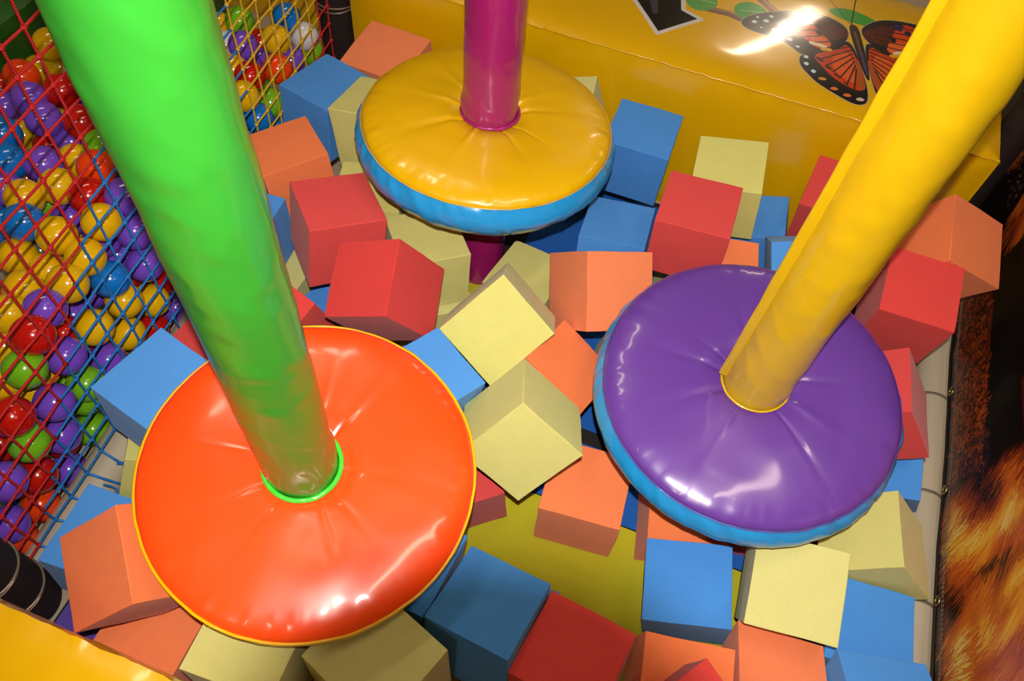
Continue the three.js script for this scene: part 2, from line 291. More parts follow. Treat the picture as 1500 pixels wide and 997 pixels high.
// ---------------------------------------------------------------- banner wall, beams and posts
function printBanner(z0, z1, y0, y1) {
  const S = 2048 / (z1 - z0), c = document.createElement('canvas'); c.width = 2048; c.height = Math.round((y1 - y0) * S);
  const g = c.getContext('2d'); g.fillStyle = '#0a0405'; g.fillRect(0, 0, c.width, c.height);
  const X = z => (z * 0.931 - z0) * S, Y = y => c.height - (0.107 + y * 0.931 - y0) * S;
  const stroke = (z, y, ang, len, w, col, bend = 0) => {
    const dx = Math.cos(ang), dy = Math.sin(ang); g.beginPath(); g.moveTo(X(z), Y(y));
    g.quadraticCurveTo(X(z + dx * len * 0.5 - dy * bend * len), Y(y + dy * len * 0.5 + dx * bend * len), X(z + dx * len), Y(y + dy * len));
    g.strokeStyle = col; g.lineWidth = w * S; g.lineCap = 'round'; g.stroke();
  };
  const fill = (pts, col) => { g.beginPath(); pts.forEach((p, i) => i ? g.lineTo(X(p[0]), Y(p[1])) : g.moveTo(X(p[0]), Y(p[1]))); g.closePath(); g.fillStyle = col; g.fill(); };
  const mix = (a, b, t) => 'rgb(' + a.map((v, i) => Math.round(lerp(v, b[i], t))).join(',') + ')';
  // bark
  fill([[-1.62, 0], [-1.6, 0.12], [-1.42, 0.15], [-1.2, 0.135], [-1.0, 0.13], [-0.97, 0.09], [-0.94, 0]], '#6a2208');
  for (let k = 0; k < 2600; k++) {
    const z = -1.62 + rnd() * 0.68, y = rnd() * 0.15, n = noise(z * 14, y * 30, 2);
    if (y > 0.14 - 0.05 * Math.abs(noise(z * 5, 1))) continue;
    const t = rnd();
    stroke(z, y, rnd() * 6.28, 0.008 + rnd() * 0.016, 0.002 + rnd() * 0.002, t < 0.45 ? '#2a0c04' : mix([150, 54, 12], [196, 96, 28], n * 0.5 + 0.5 * rnd()), (rnd() - 0.5) * 1.6);
  }
  for (let k = 0; k < 500; k++) { const z = -1.08 + rnd() * 0.16, y = rnd() * 0.16; stroke(z, y, -1.2 + rnd(), 0.012, 0.0025, rnd() < 0.5 ? '#20122e' : mix([60, 22, 40], [190, 110, 30], rnd() * rnd())); }
  fill([[-1.14, 0.262], [-1.1, 0.32], [-0.98, 0.32], [-0.97, 0.268]], '#5a0a0c');
  // fur: dark gaps between bright tufts
  const tone = (z, y) => {
    let v = 0.62 + 0.5 * noise(z * 9 + 3, y * 11, 4) + 0.25 * noise(z * 22, y * 26, 8);
    v += 0.5 * Math.exp(-(((y - 0.10) / 0.022) ** 2 + ((z + 0.62) / 0.07) ** 2)) + 0.4 * Math.exp(-(((y - 0.22) / 0.06) ** 2 + ((z + 0.63) / 0.035) ** 2)) + 0.35 * Math.exp(-(((y - 0.07) / 0.03) ** 2 + ((z + 0.9) / 0.05) ** 2)) + 0.35 * Math.exp(-(((y - 0.25) / 0.05) ** 2 + ((z + 0.85) / 0.04) ** 2));
    const gap = Math.max(Math.exp(-(((y - 0.055) / 0.04) ** 2 + ((z + 0.715) / 0.045) ** 2)), Math.exp(-(((y - 0.20) / 0.09) ** 2 + ((z + 0.765) / 0.014) ** 2)), Math.exp(-(((y - 0.17) / 0.05) ** 2 + ((z + 0.93) / 0.04) ** 2)) * 0.8, smooth(0.045, 0.0, y) * 0.95, smooth(-0.93, -1.02, z));
    v = 0.62 + (v - 0.55) * 1.45;
    return v * (1 - gap) - 0.1 * gap;
  };
  const ramp = v => v < 0.12 ? '#120604' : v < 0.35 ? mix([40, 12, 4], [140, 50, 10], (v - 0.12) / 0.23) : v < 0.75 ? mix([150, 56, 12], [214, 104, 24], (v - 0.35) / 0.4) : v < 1.05 ? mix([214, 104, 24], [236, 176, 40], (v - 0.75) / 0.3) : mix([236, 176, 40], [244, 226, 150], Math.min(1, (v - 1.05) / 0.3));
  for (let z = -1.05; z < 0.1; z += 0.003) for (let y = 0; y < 0.7; y += 0.003) { const v = tone(z, y); if (v > 0.08) { g.fillStyle = ramp(v * 0.85); g.fillRect(X(z), Y(y) - 0.0035 * S, 0.0035 * S, 0.0035 * S); } }
  for (let k = 0; k < 16000; k++) {
    const z = -1.02 + rnd() * 1.05, y = rnd() * 0.62, v = tone(z, y) + 0.22 * (rnd() - 0.5);
    if (v < 0.08) continue;
    const ang = -1.0 + 0.8 * noise(z * 6, y * 6, 1);
    stroke(z, y, ang, 0.03 + rnd() * 0.04, 0.0009 + rnd() * 0.0012, ramp(v), (rnd() - 0.5) * 0.3);
  }
  for (let k = 0; k < 900; k++) {
    const z = -1.0 + rnd(), y = rnd() * 0.4, v = tone(z, y), w = tone(z + 0.02, y - 0.03);
    if (v > 0.45 && w < 0.25) stroke(z, y, -1.0 + 0.5 * noise(z * 9, y * 9, 2), 0.035 + rnd() * 0.03, 0.0014, ramp(v + 0.15));
  }
  for (let k = 0; k < 700; k++) {
    const z = -1.0 + rnd(), y = rnd() * 0.4, v = tone(z, y), w = tone(z + 0.02, y - 0.03);
    if (v < 0.2 && w > 0.4) stroke(z, y, -1.0 + 0.5 * noise(z * 9, y * 9, 2), 0.02 + rnd() * 0.025, 0.0018, '#170805');
  }
  // tufts high up near the far end
  for (let k = 0; k < 1500; k++) {
    const a = rnd(), z = -1.98 + a * 0.42, y = 0.27 + rnd() * 0.16 - 0.07 * Math.sin(a * 9);
    stroke(z, y, -1.1 + 0.5 * noise(z * 8, y * 8, 6), 0.03 + rnd() * 0.025, 0.003, ramp(0.35 + 0.5 * noise(z * 14, y * 20, 5) + 0.25 * rnd()));
  }
  for (let k = 0; k < 900; k++) { const z = -2.2 + rnd() * 0.5, y = 0.2 + rnd() * 0.3; stroke(z, y, rnd() * 6.3, 0.01, 0.003, rnd() < 0.4 ? '#7c5a44' : '#200b06'); }
  const t = new THREE.CanvasTexture(c); t.colorSpace = THREE.SRGBColorSpace; t.anisotropy = 8; return t;
}
const BX = 0.712, BY = 0.086;
{
  const z0 = -2.3, z1 = 0.4, y0 = BY, y1 = 1.42;
  const t = thing('printed_banner', 'dark printed vinyl banner with tree bark and glowing orange fur', 'banner', [BX, 0, -0.95]);
  const tex = printBanner(z0, z1, y0, y1);
  const bm = new THREE.MeshPhysicalMaterial({ map: tex, roughness: 0.38, clearcoat: 0.15, clearcoatRoughness: 0.3 });
  const wob = (z, y) => 0.004 * noise(z * 4, y * 5, 1) + 0.002 * noise(z * 12, y * 9, 2);
  const front = surface((i, j) => { const z = lerp(z0, z1, i), y = lerp(y0, y1, j); return [wob(z, y), y, z + 0.95, i, j]; }, 220, 60);
  mesh('printed_sheet', front, bm, t);
  mesh('backing_sheet', surface((i, j) => { const z = lerp(z1, z0, i), y = lerp(y0, y1, j); return [wob(z, y) + 0.002, y, z + 0.95]; }, 120, 30), blackPlastic, t);
  const hemPts = []; for (let k = 0; k <= 90; k++) { const z = lerp(z0, z1, k / 90); hemPts.push([wob(z, BY) - 0.001, BY + 0.002, z + 0.95]); }
  mesh('hem', tube(hemPts, 0.003, 180, 6), blackPlastic, t);
  const st = []; const thread = paint(0x6a5c52, 0.8);
  for (const yy of [BY + 0.026, BY + 0.031]) for (let z = -1.9; z < 0; z += 0.009) { const b = new THREE.BoxGeometry(0.0012, 0.0012, 0.006); b.translate(wob(z, yy) - 0.0008, yy, z + 0.95); st.push(b); }
  const stitch = mesh('hem_stitching', mergeGeometries(st), thread, t); stitch.userData.kind = 'stuff';
  for (const z of [-1.47, -1.18, -0.93, -0.69, -0.45, -0.21]) {
    const ring = new THREE.TorusGeometry(0.008, 0.0028, 8, 20); ring.rotateY(Math.PI / 2); ring.translate(-0.003, BY + 0.012, z + 0.95);
    mesh('eyelet', ring, brass, t);
  }
}
// beige floor beams with straps
function beam(a, b, r, label) {
  const A = new THREE.Vector3(...a), Bv = new THREE.Vector3(...b), len = A.distanceTo(Bv);
  const t = thing('floor_beam', label, 'beam', [(a[0] + b[0]) / 2, -0.006, (a[2] + b[2]) / 2]);
  t.rotation.y = Math.atan2(b[0] - a[0], b[2] - a[2]);
  const g = surface((i, j) => { const th = i * 2 * Math.PI, z = lerp(-len / 2, len / 2, j), rr = r + 0.0012 * noise(Math.cos(th) * 2, Math.sin(th) * 2, z * 9); return [Math.cos(th) * rr, r + Math.sin(th) * rr, z, i, z]; }, 40, 100, true);
  mesh('sleeve', g, beige, t);
  for (const s of [-1, 1]) { const cap = new THREE.CircleGeometry(r, 32); if (s < 0) cap.rotateY(Math.PI); cap.translate(0, r, s * len / 2); mesh('end_cap', cap, beige, t); }
  return { t, len, r };
}
const rightBeam = beam([0.694, 0, -1.545], [0.694, 0, -0.06], 0.04, 'beige padded floor beam along the printed banner');
for (const z of [-1.47, -1.18, -0.93, -0.69, -0.45, -0.21]) {
  const s = new THREE.TorusGeometry(0.0405, 0.0015, 6, 40); s.scale(1, 1, 2.6); s.translate(0, 0.04, z - (-1.545 - 0.06) / 2); mesh('strap', s, strapMat, rightBeam.t);
}
const NP0 = new THREE.Vector3(-0.855, 0, -0.1), NP1 = new THREE.Vector3(-0.955, 0, -1.55);
const NU = NP1.clone().sub(NP0).normalize(), NN = new THREE.Vector3(-NU.z, 0, NU.x).multiplyScalar(1);        // NN points into the pit (+x)
if (NN.x < 0) NN.negate();
const leftBeam = beam([-0.873, 0, -0.14], [-0.97, 0, -1.54], 0.044, 'beige padded floor beam under the rope net');
for (const z of [0.55, 0.36, 0.02, -0.3]) { const s = new THREE.TorusGeometry(0.0455, 0.003, 6, 40); s.scale(1, 1, 2.6); s.translate(0, 0.044, z); mesh('strap', s, strapMat, leftBeam.t); }

function post(x, z, h, r, label, ties) {
  const t = thing('padded_post', label, 'post', [x, -0.006, z]);
  const prof = [[0.001, 0], [r - 0.012, 0], [r - 0.003, 0.004], [r, 0.014], [r, h - 0.01], [r - 0.01, h], [0.001, h]].map(p => new THREE.Vector2(...p));
  mesh('foam_sleeve', new THREE.LatheGeometry(prof, 40), postFoam, t);
  for (const y of ties) {
    const g = new THREE.TorusGeometry(r + 0.001, 0.0022, 6, 48); g.rotateX(Math.PI / 2 + 0.1); g.translate(0, y, 0); mesh('wire_tie', g, wire, t);
    const g2 = new THREE.TorusGeometry(r + 0.001, 0.0022, 6, 48); g2.rotateX(Math.PI / 2 - 0.06); g2.translate(0, y + 0.005, 0); mesh('wire_tie', g2, wire, t);
  }
}
post(-0.878, -0.088, 2.2, 0.056, 'dark foam covered post by the near yellow step at the net end', [0.09, 0.19, 0.5, 0.9]);
post(-1.0, -1.61, 2.2, 0.054, 'dark foam covered post where the net meets the butterfly step', [0.3, 0.6, 0.95]);
post(0.67, -1.72, 2.2, 0.038, 'dark foam covered post between the butterfly step and the banner', [0.5, 0.85]);

// ---------------------------------------------------------------- rope net
{
  const t = thing('rope_net', 'square mesh rope net in red, blue and yellow fencing off the ball pit', 'net', [NP0.x, 0, NP0.z]);
  const cell = 0.0489, U = [], W = [];
  for (let k = 0; k < 29; k++) U.push(0.018 + cell * k);
  for (let k = 0; k < 24; k++) W.push(0.1215 + cell * k);
  const colour = (u, v) => v - u > 0.052 && u < 0.95 ? 'red' : u < 0.995 ? 'blue' : (u > 1.318 || u - v > 0.975) ? 'red' : 'yellow';
  const P = (u, v, off = 0) => [NU.x * u + NN.x * off, v, NU.z * u + NN.z * off];
  const jit = (u, v) => 0.003 * noise(u * 30, v * 30, 3);
  const knotP = (u, v) => P(u + jit(u, v), v + jit(v + 2, u), 0.004 * noise(u * 6, v * 6, 9));
  const emit = (list) => {                                         // list of [u, v] knots in order: one mesh for each run of one colour
    let run = [list[0]], col = null;
    const flush = () => {
      if (run.length < 2) return;
      const pts = run.map(q => knotP(...q));
      const gs = [tube(pts, 0.0023, (pts.length - 1) * 3, 6)];
      const u = gs[0].attributes.uv; for (let i = 0; i < u.count; i++) u.setX(i, u.getX(i) * (pts.length - 1) * 3);
      if (flush.knots) for (const p of pts) { const s = new THREE.IcosahedronGeometry(0.0046, 1); s.translate(...p); const ix = []; for (let i = 0; i < s.attributes.position.count; i++) ix.push(i); s.setIndex(ix); gs.push(s); }
      mesh('strand', mergeGeometries(gs), ROPE[col], t);
    };
    flush.knots = list.knots;
    for (let k = 1; k < list.length; k++) {
      const a = list[k - 1], b = list[k], cc = colour((a[0] + b[0]) / 2, (a[1] + b[1]) / 2);
      if (col && cc !== col) { flush(); run = [a]; }
      col = cc; run.push(b);
    }
    flush();
  };
  for (const v of W) emit(U.map(u => [u, v]));
  for (const u of U) { const l = W.map(v => [u, v]); l.knots = true; emit(l); }
  // slack loops that tie the lowest knots to the beam
  U.forEach((u, k) => {
    if (k < 1 || u > 1.36) return;
    const s = (rnd() - 0.5) * 0.02, s2 = (rnd() - 0.5) * 0.03;
    const pts = [knotP(u, W[0]), P(u + s, 0.1, 0.033), P(u + s2, 0.07, 0.045), P(u + cell * 0.5 + s, 0.055, 0.048), P(u + cell + s2 * 0.5, 0.075, 0.044), P(u + cell * (0.8 + rnd() * 0.4), 0.1, 0.03)];
    mesh('tie_loop', tube(pts, 0.0023, 18, 6), ROPE[colour(u, 0.1)], t);
  });
}

const CUBES = [
  ['B', [-0.8457, 0.2595, -1.2656], [0.0892, 0.6726, -0.7315, 0.0678], [0.141, 0.163, 0.149], 'blue foam cube touching the yellow part of the rope net'],
  ['O', [-0.7636, 0.2641, -1.4328], [-0.5045, 0.4220, 0.5208, 0.5443], [0.152, 0.166, 0.152], 'orange foam cube beside the dark post, against the yellow butterfly step'],
  ['O', [-0.8076, 0.2755, -1.0334], [0.3214, -0.6244, 0.6613, 0.2636], [0.143, 0.142, 0.151], 'orange foam cube between the green pole and an upright red cube'],
  ['C', [-0.6890, 0.2950, -1.2178], [-0.0548, 0.0349, 0.7608, 0.6457], [0.158, 0.145, 0.147], 'cream foam cube wedged between a blue cube and the yellow disc'],
  ['R', [-0.6179, 0.3286, -0.8861], [-0.6994, 0.3098, 0.2210, 0.6050], [0.151, 0.145, 0.151], 'upright red foam cube with a tilted red cube resting against it'],
  ['R', [-0.4524, 0.3522, -0.7691], [-0.4559, 0.3092, 0.7186, 0.4245], [0.145, 0.138, 0.153], 'tilted red foam cube overhanging the rim of the orange disc'],
  ['C', [-0.4562, 0.2317, -0.9602], [-0.6913, 0.2418, 0.2351, 0.6390], [0.143, 0.148, 0.142], 'cream foam cube just under the blue edge of the yellow disc'],
  ['C', [-0.4386, 0.0855, -0.9346], [-0.3057, 0.6821, 0.5954, 0.2946], [0.150, 0.150, 0.147], 'low cream foam cube squeezed behind the tilted red cube'],
  ['C', [-0.2440, 0.2901, -0.8301], [0.8840, -0.2881, 0.0282, 0.3672], [0.146, 0.159, 0.143], 'bright cream foam cube standing on its edge against an orange cube'],
  ['C', [-0.1233, 0.3081, -0.6206], [0.9145, -0.3093, -0.0585, 0.2540], [0.148, 0.151, 0.136], 'cream foam cube standing on a corner above the bare yellow mat'],
  ['B', [-0.3219, 0.2582, -0.6435], [0.3052, -0.6107, 0.6030, 0.4127], [0.150, 0.142, 0.150], 'blue foam cube half under the orange disc beside two cream cubes'],
  ['O', [-0.1138, 0.2134, -0.7876], [-0.5061, 0.5644, 0.2556, 0.6000], [0.146, 0.145, 0.150], 'tilted orange foam cube touching the blue rim of the purple disc behind the cream cubes'],
  ['C', [-0.2546, 0.0805, -1.0679], [-0.5632, 0.4440, 0.4652, 0.5189], [0.150, 0.150, 0.150], 'low cream foam cube lying beside the foot of the magenta pole'],
  ['O', [-0.0863, 0.2813, -0.9897], [-0.9000, 0.2303, 0.2445, 0.2779], [0.150, 0.152, 0.154], 'orange foam cube on edge between the yellow and purple discs'],
  ['B', [-0.1242, 0.2550, -1.4393], [0.0025, -0.7177, 0.6962, 0.0129], [0.150, 0.152, 0.154], 'blue foam cube leaning on the yellow step right beside the yellow disc'],
  ['B', [-0.0988, 0.1961, -1.1828], [-0.0560, 0.6388, -0.7673, 0.0053], [0.144, 0.151, 0.150], 'blue foam cube in front of another blue cube beside the yellow disc'],
  ['R', [0.0496, 0.3461, -1.1689], [-0.0296, 0.7021, -0.7113, 0.0150], [0.149, 0.149, 0.147], 'red foam cube between a blue cube and a cream cube behind the purple disc'],
  ['C', [0.0928, 0.3054, -1.3591], [-0.0894, 0.7301, -0.6771, 0.0233], [0.147, 0.150, 0.150], 'cream foam cube near the yellow step, beside a red cube'],
  ['B', [0.2086, 0.1224, -1.4195], [-0.1257, 0.6879, -0.7104, 0.0795], [0.141, 0.146, 0.147], 'blue foam cube wedged between a cream cube and the yellow step'],
  ['B', [0.3121, 0.2328, -1.2568], [0.9172, 0.1635, -0.0593, 0.3585], [0.150, 0.150, 0.150], 'tilted blue foam cube with grey edges beside the yellow pole'],
  ['O', [0.5580, 0.3363, -1.3351], [-0.9617, 0.2354, 0.0841, 0.1125], [0.149, 0.149, 0.150], 'orange foam cube lying high against the banner near the step corner'],
  ['R', [0.5025, 0.3145, -1.1765], [-0.6468, -0.0072, 0.0044, 0.7626], [0.141, 0.149, 0.151], 'red foam cube resting against the orange cube by the banner'],
  ['R', [0.4804, 0.2866, -0.9344], [-0.6185, 0.3453, 0.6480, 0.2799], [0.146, 0.150, 0.147], 'red foam cube half hidden behind the purple disc near the beige beam'],
  ['B', [0.5621, 0.1265, -0.9077], [-0.1651, 0.7986, -0.5697, 0.1024], [0.152, 0.131, 0.144], 'blue foam cube tucked between the purple disc and the beige beam'],
  ['C', [0.5532, 0.1609, -0.7153], [-0.5980, 0.3176, 0.6897, 0.2565], [0.144, 0.146, 0.148], 'cream foam cube leaning on the beige beam beside the purple disc'],
  ['C', [0.4000, 0.2267, -0.5565], [-0.5689, -0.0169, 0.0825, 0.8181], [0.146, 0.150, 0.151], 'cream foam cube in front of the purple disc, overlapping an orange cube'],
  ['B', [0.2553, 0.0981, -0.5284], [0.1424, -0.7361, 0.6617, 0.0069], [0.153, 0.145, 0.154], 'blue foam cube standing on the yellow mat in front of the purple disc'],
  ['O', [0.0210, 0.0809, -0.6376], [0.0439, -0.7051, 0.7075, 0.0190], [0.156, 0.150, 0.153], 'orange foam cube lying flat on the yellow and blue mats'],
  ['R', [-0.2220, 0.0874, -0.5746], [0.2600, -0.6960, 0.6393, 0.1980], [0.153, 0.150, 0.153], 'red foam cube on the yellow mat partly under the orange disc'],
  ['B', [-0.0612, 0.2395, -0.3066], [-0.6169, 0.4883, 0.4303, 0.4425], [0.144, 0.145, 0.147], 'blue foam cube lying shaded on top of the pile beside a dark red cube'],
  ['R', [0.0866, 0.2318, -0.2915], [-0.5838, 0.4533, 0.4654, 0.4869], [0.145, 0.146, 0.150], 'dark red foam cube in shade beside the yellow mat'],
  ['C', [-0.1875, 0.2613, -0.1788], [-0.6214, 0.4031, 0.4084, 0.5335], [0.145, 0.157, 0.151], 'golden shaded cream foam cube in front of the orange disc'],
  ['O', [0.2684, 0.1506, -0.3410], [-0.4192, 0.5104, 0.5692, 0.4897], [0.150, 0.148, 0.150], 'orange foam cube with a red cube resting on top of it'],
  ['R', [0.2742, 0.2919, -0.2552], [0.7237, -0.2243, 0.1983, 0.6218], [0.144, 0.146, 0.149], 'red foam cube resting corner up on an orange cube'],
  ['O', [0.4183, 0.1371, -0.3958], [-0.5476, 0.6063, 0.4252, 0.3896], [0.150, 0.150, 0.150], 'orange foam cube under the edge of a cream cube and beside a pale blue cube'],
  ['B', [0.5616, 0.1006, -0.5657], [-0.4711, 0.5048, 0.5308, 0.4915], [0.149, 0.150, 0.150], 'blue foam cube lying flat beside the beige beam under a cream cube'],
  ['B', [0.5804, 0.1876, -0.4037], [-0.5138, 0.6481, 0.4453, 0.3430], [0.148, 0.152, 0.149], 'pale blue foam cube reaching the banner, in front of a flat blue cube'],
  ['B', [-0.7182, 0.2976, -0.4388], [0.5650, 0.4127, -0.4700, 0.5381], [0.151, 0.148, 0.151], 'blue foam cube against the blue part of the rope net beside the orange disc'],
  ['O', [-0.6007, 0.2868, -0.1816], [0.4112, -0.7780, 0.4751, 0.0000], [0.149, 0.148, 0.150], 'large tilted orange foam cube between the orange disc and the near yellow step'],
  ['O', [-0.5860, 0.0755, -0.1370], [0.0000, 0.0000, 0.0000, 1.0000], [0.150, 0.150, 0.147], 'orange foam cube underneath the tilted orange cube by the near yellow step'],
  ['B', [-0.7539, 0.0883, -0.2128], [-0.4687, 0.5653, 0.4735, 0.4864], [0.150, 0.150, 0.151], 'blue foam cube lying on the purple mat by the beige net beam'],
  ['C', [-0.6276, 0.2119, -1.0523], [-0.7184, 0.0818, 0.1144, 0.6813], [0.149, 0.146, 0.150], 'cream foam cube showing between the upright red cube and the yellow disc'],
  ['B', [-0.8317, 0.2307, -0.8562], [-0.4848, 0.5176, 0.5153, 0.4813], [0.149, 0.142, 0.152], 'blue foam cube between the green pole and the upright red cube'],
  ['C', [-0.7816, 0.0750, -0.8806], [0.6850, -0.0000, 0.7286, 0.0000], [0.150, 0.150, 0.150], 'cream foam cube low down between the green pole and an upright red cube'],
  ['B', [-0.6100, 0.0755, -0.8090], [-0.0000, 0.6088, -0.0000, 0.7934], [0.150, 0.150, 0.150], 'blue foam cube low down under the upright red cube'],
  ['R', [-0.6584, 0.2319, -0.6902], [-0.4975, 0.3308, 0.5020, 0.6254], [0.141, 0.150, 0.148], 'red foam cube poking out behind the orange disc beside the green pole'],
  ['R', [-0.7781, 0.1229, -0.6034], [-0.1204, 0.6106, 0.7779, 0.0871], [0.147, 0.143, 0.149], 'red foam cube behind the green pole beside the rope net'],
  ['C', [-0.7543, 0.1122, -0.4005], [-0.7734, 0.2869, 0.0680, 0.5611], [0.152, 0.140, 0.149], 'cream foam cube on the floor beneath a blue cube at the net beam'],
  ['C', [-0.3727, 0.2441, -0.1422], [0.5228, -0.4487, 0.5229, 0.5020], [0.150, 0.147, 0.147], 'cream foam cube between an orange cube and the shaded cream cube, under the orange disc'],
  ['B', [-0.3187, 0.0727, -0.2527], [-0.0520, 0.0509, -0.7131, 0.6973], [0.147, 0.150, 0.149], 'dark shaded blue foam cube deep between two cream cubes'],
  ['B', [-0.2254, 0.2144, -0.3475], [-0.7098, -0.0139, -0.0524, 0.7023], [0.150, 0.149, 0.146], 'blue foam cube mostly hidden under the orange disc beside a shaded blue cube'],
  ['B', [-0.0342, 0.0710, -0.3472], [-0.0215, 0.0215, -0.7068, 0.7068], [0.147, 0.150, 0.150], 'blue foam cube on the floor below the shaded blue cube'],
  ['C', [-0.3075, 0.2649, -1.4516], [-0.4962, 0.4118, 0.6353, 0.4249], [0.150, 0.150, 0.150], 'cream foam cube behind the yellow disc against the yellow step'],
  ['O', [0.2156, 0.0837, -0.6642], [-0.9933, -0.0103, 0.1087, 0.0376], [0.150, 0.150, 0.137], 'orange foam cube under the purple disc behind a blue cube'],
  ['O', [0.1392, 0.2025, -1.1714], [-0.4498, 0.5110, 0.5698, 0.4603], [0.149, 0.150, 0.140], 'orange foam cube low between the red, cream and blue cubes by the purple disc'],
  ['R', [0.3443, 0.2537, -1.4527], [0.0174, -0.0957, 0.7347, 0.6714], [0.148, 0.150, 0.149], 'red foam cube against the yellow step behind the yellow pole'],
  ['C', [0.1075, 0.0702, -1.2694], [-0.0023, 0.8916, 0.0421, 0.4509], [0.150, 0.139, 0.143], 'cream foam cube low under a red cube by the purple disc'],
  ['C', [0.0218, 0.0845, -0.9611], [-0.7127, 0.0634, 0.6955, 0.0650], [0.150, 0.148, 0.149], 'cream foam cube low on the blue mat under an orange cube'],
  ['R', [0.3821, 0.0755, -0.7582], [0.0504, -0.7030, 0.7055, 0.0743], [0.150, 0.150, 0.148], 'red foam cube on the floor beneath the purple disc'],
];
